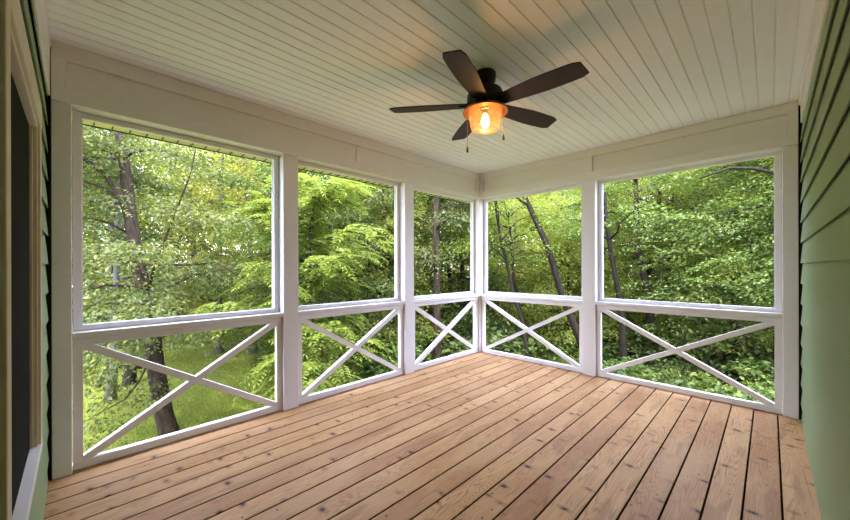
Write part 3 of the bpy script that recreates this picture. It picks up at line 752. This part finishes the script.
shrubs(8.0, 10.0, 12, 66, 98, [0, 0, 1], (.8, 1.15))
shrubs(10.0, 13.5, 14, 52, 100, [0, 1, 2], (1.0, 1.5))
shrubs(9.5, 13, 10, 22, 54, [1, 2, 0], (.9, 1.4))
shrubs(16, 22, 16, 0, 100, [0, 1], (1.3, 2.0))

# far woods closing the view, leaves nobody could count
rs = np.random.RandomState(9)
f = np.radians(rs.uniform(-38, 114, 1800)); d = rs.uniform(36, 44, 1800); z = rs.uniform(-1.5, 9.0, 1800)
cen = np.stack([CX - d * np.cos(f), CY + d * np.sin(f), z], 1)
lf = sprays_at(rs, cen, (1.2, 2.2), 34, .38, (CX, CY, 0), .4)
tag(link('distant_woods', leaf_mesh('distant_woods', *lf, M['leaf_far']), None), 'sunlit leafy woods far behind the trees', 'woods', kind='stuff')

# ground
b = bmesh.new(); n = 60; half = 60
gx = [[b.verts.new((-half + 2 * half * i / n - 10, -half + 2 * half * j / n + 10, GZ)) for j in range(n + 1)] for i in range(n + 1)]
for i in range(n):
    for j in range(n): b.faces.new((gx[i][j], gx[i + 1][j], gx[i + 1][j + 1], gx[i][j + 1]))
me = bpy.data.meshes.new('ground'); b.to_mesh(me); b.free()
tag(link('ground', me, M['ground']), 'green lawn running into the woodland floor', 'ground', kind='structure')
# grass on the lawn
rs = np.random.RandomState(4); n = 110000
f = np.radians(rs.uniform(-34, 42, n)); d = 7.2 + 9.5 * rs.uniform(0, 1, n) ** 1.3
P = np.stack([CX - d * np.cos(f), CY + d * np.sin(f), np.full(n, GZ - .005)], 1)
D = rs.normal(0, .45, (n, 3)); D[:, 2] = 1
h = rs.uniform(.04, .085, n)
tag(link('lawn_grass', leaf_mesh('lawn_grass', P, unit(D), rs.normal(0, 1, (n, 3)), h, h * .16, M['grass'], 0), None), 'short sunlit lawn grass beyond the railing', 'grass', kind='stuff')

# ------------------------------------------------------------------ light
w = bpy.data.worlds.new('sky'); S.world = w; w.use_nodes = True; nt = w.node_tree; nt.nodes.clear()
out = N(nt, 'OutputWorld'); bg = N(nt, 'Background'); tc = N(nt, 'TexCoord')
cl = noise(nt, tc.outputs['Generated'], 2.2, 5, .6)
cr = ramp(nt, cl, [(.40, (.58, .70, 1.15)), (.66, (.96, .97, 1.15))])
L(nt, cr.outputs[0], bg.inputs[0]); bg.inputs[1].default_value = 7.2; L(nt, bg.outputs[0], out.inputs[0])
sun = bpy.data.lights.new('sun', 'SUN'); sun.energy = 6.8; sun.angle = math.radians(2.5); sun.color = (1, .95, .86)
so = bpy.data.objects.new('sun', sun); C.objects.link(so)
so.rotation_euler = Vector((-.42, .42, -1.0)).to_track_quat('-Z', 'Y').to_euler()
pl = bpy.data.lights.new('fan_bulb_light', 'POINT'); pl.energy = 5; pl.color = (1, .55, .22); pl.shadow_soft_size = .03
po = bpy.data.objects.new('fan_bulb_light', pl); C.objects.link(po); po.location = (FX, FY, 2.378)

# ------------------------------------------------------------------ camera
cam = bpy.data.cameras.new('camera'); co = bpy.data.objects.new('camera', cam); C.objects.link(co); S.camera = co
FPX = 346.95
cam.sensor_width = 36; cam.lens = FPX / 850 * 36; cam.shift_y = 6.75 / 850; cam.clip_start = .02; cam.clip_end = 300
co.matrix_world = Matrix.Translation((CX, CY, 1.35)) @ Matrix.Rotation(.78299, 4, 'Z') @ Matrix.Rotation(PI / 2, 4, 'X') @ Matrix.Rotation(math.radians(-.142), 4, 'Z')

vs = S.view_settings; vs.view_transform = 'Standard'; vs.look = 'None'; vs.gamma = 1; vs.use_curve_mapping = False; vs.exposure = .72
cy = S.cycles; cy.max_bounces = 10; cy.diffuse_bounces = 6; cy.transmission_bounces = 6; cy.transparent_max_bounces = 12; cy.use_denoising = True
cy.sample_clamp_indirect = 6
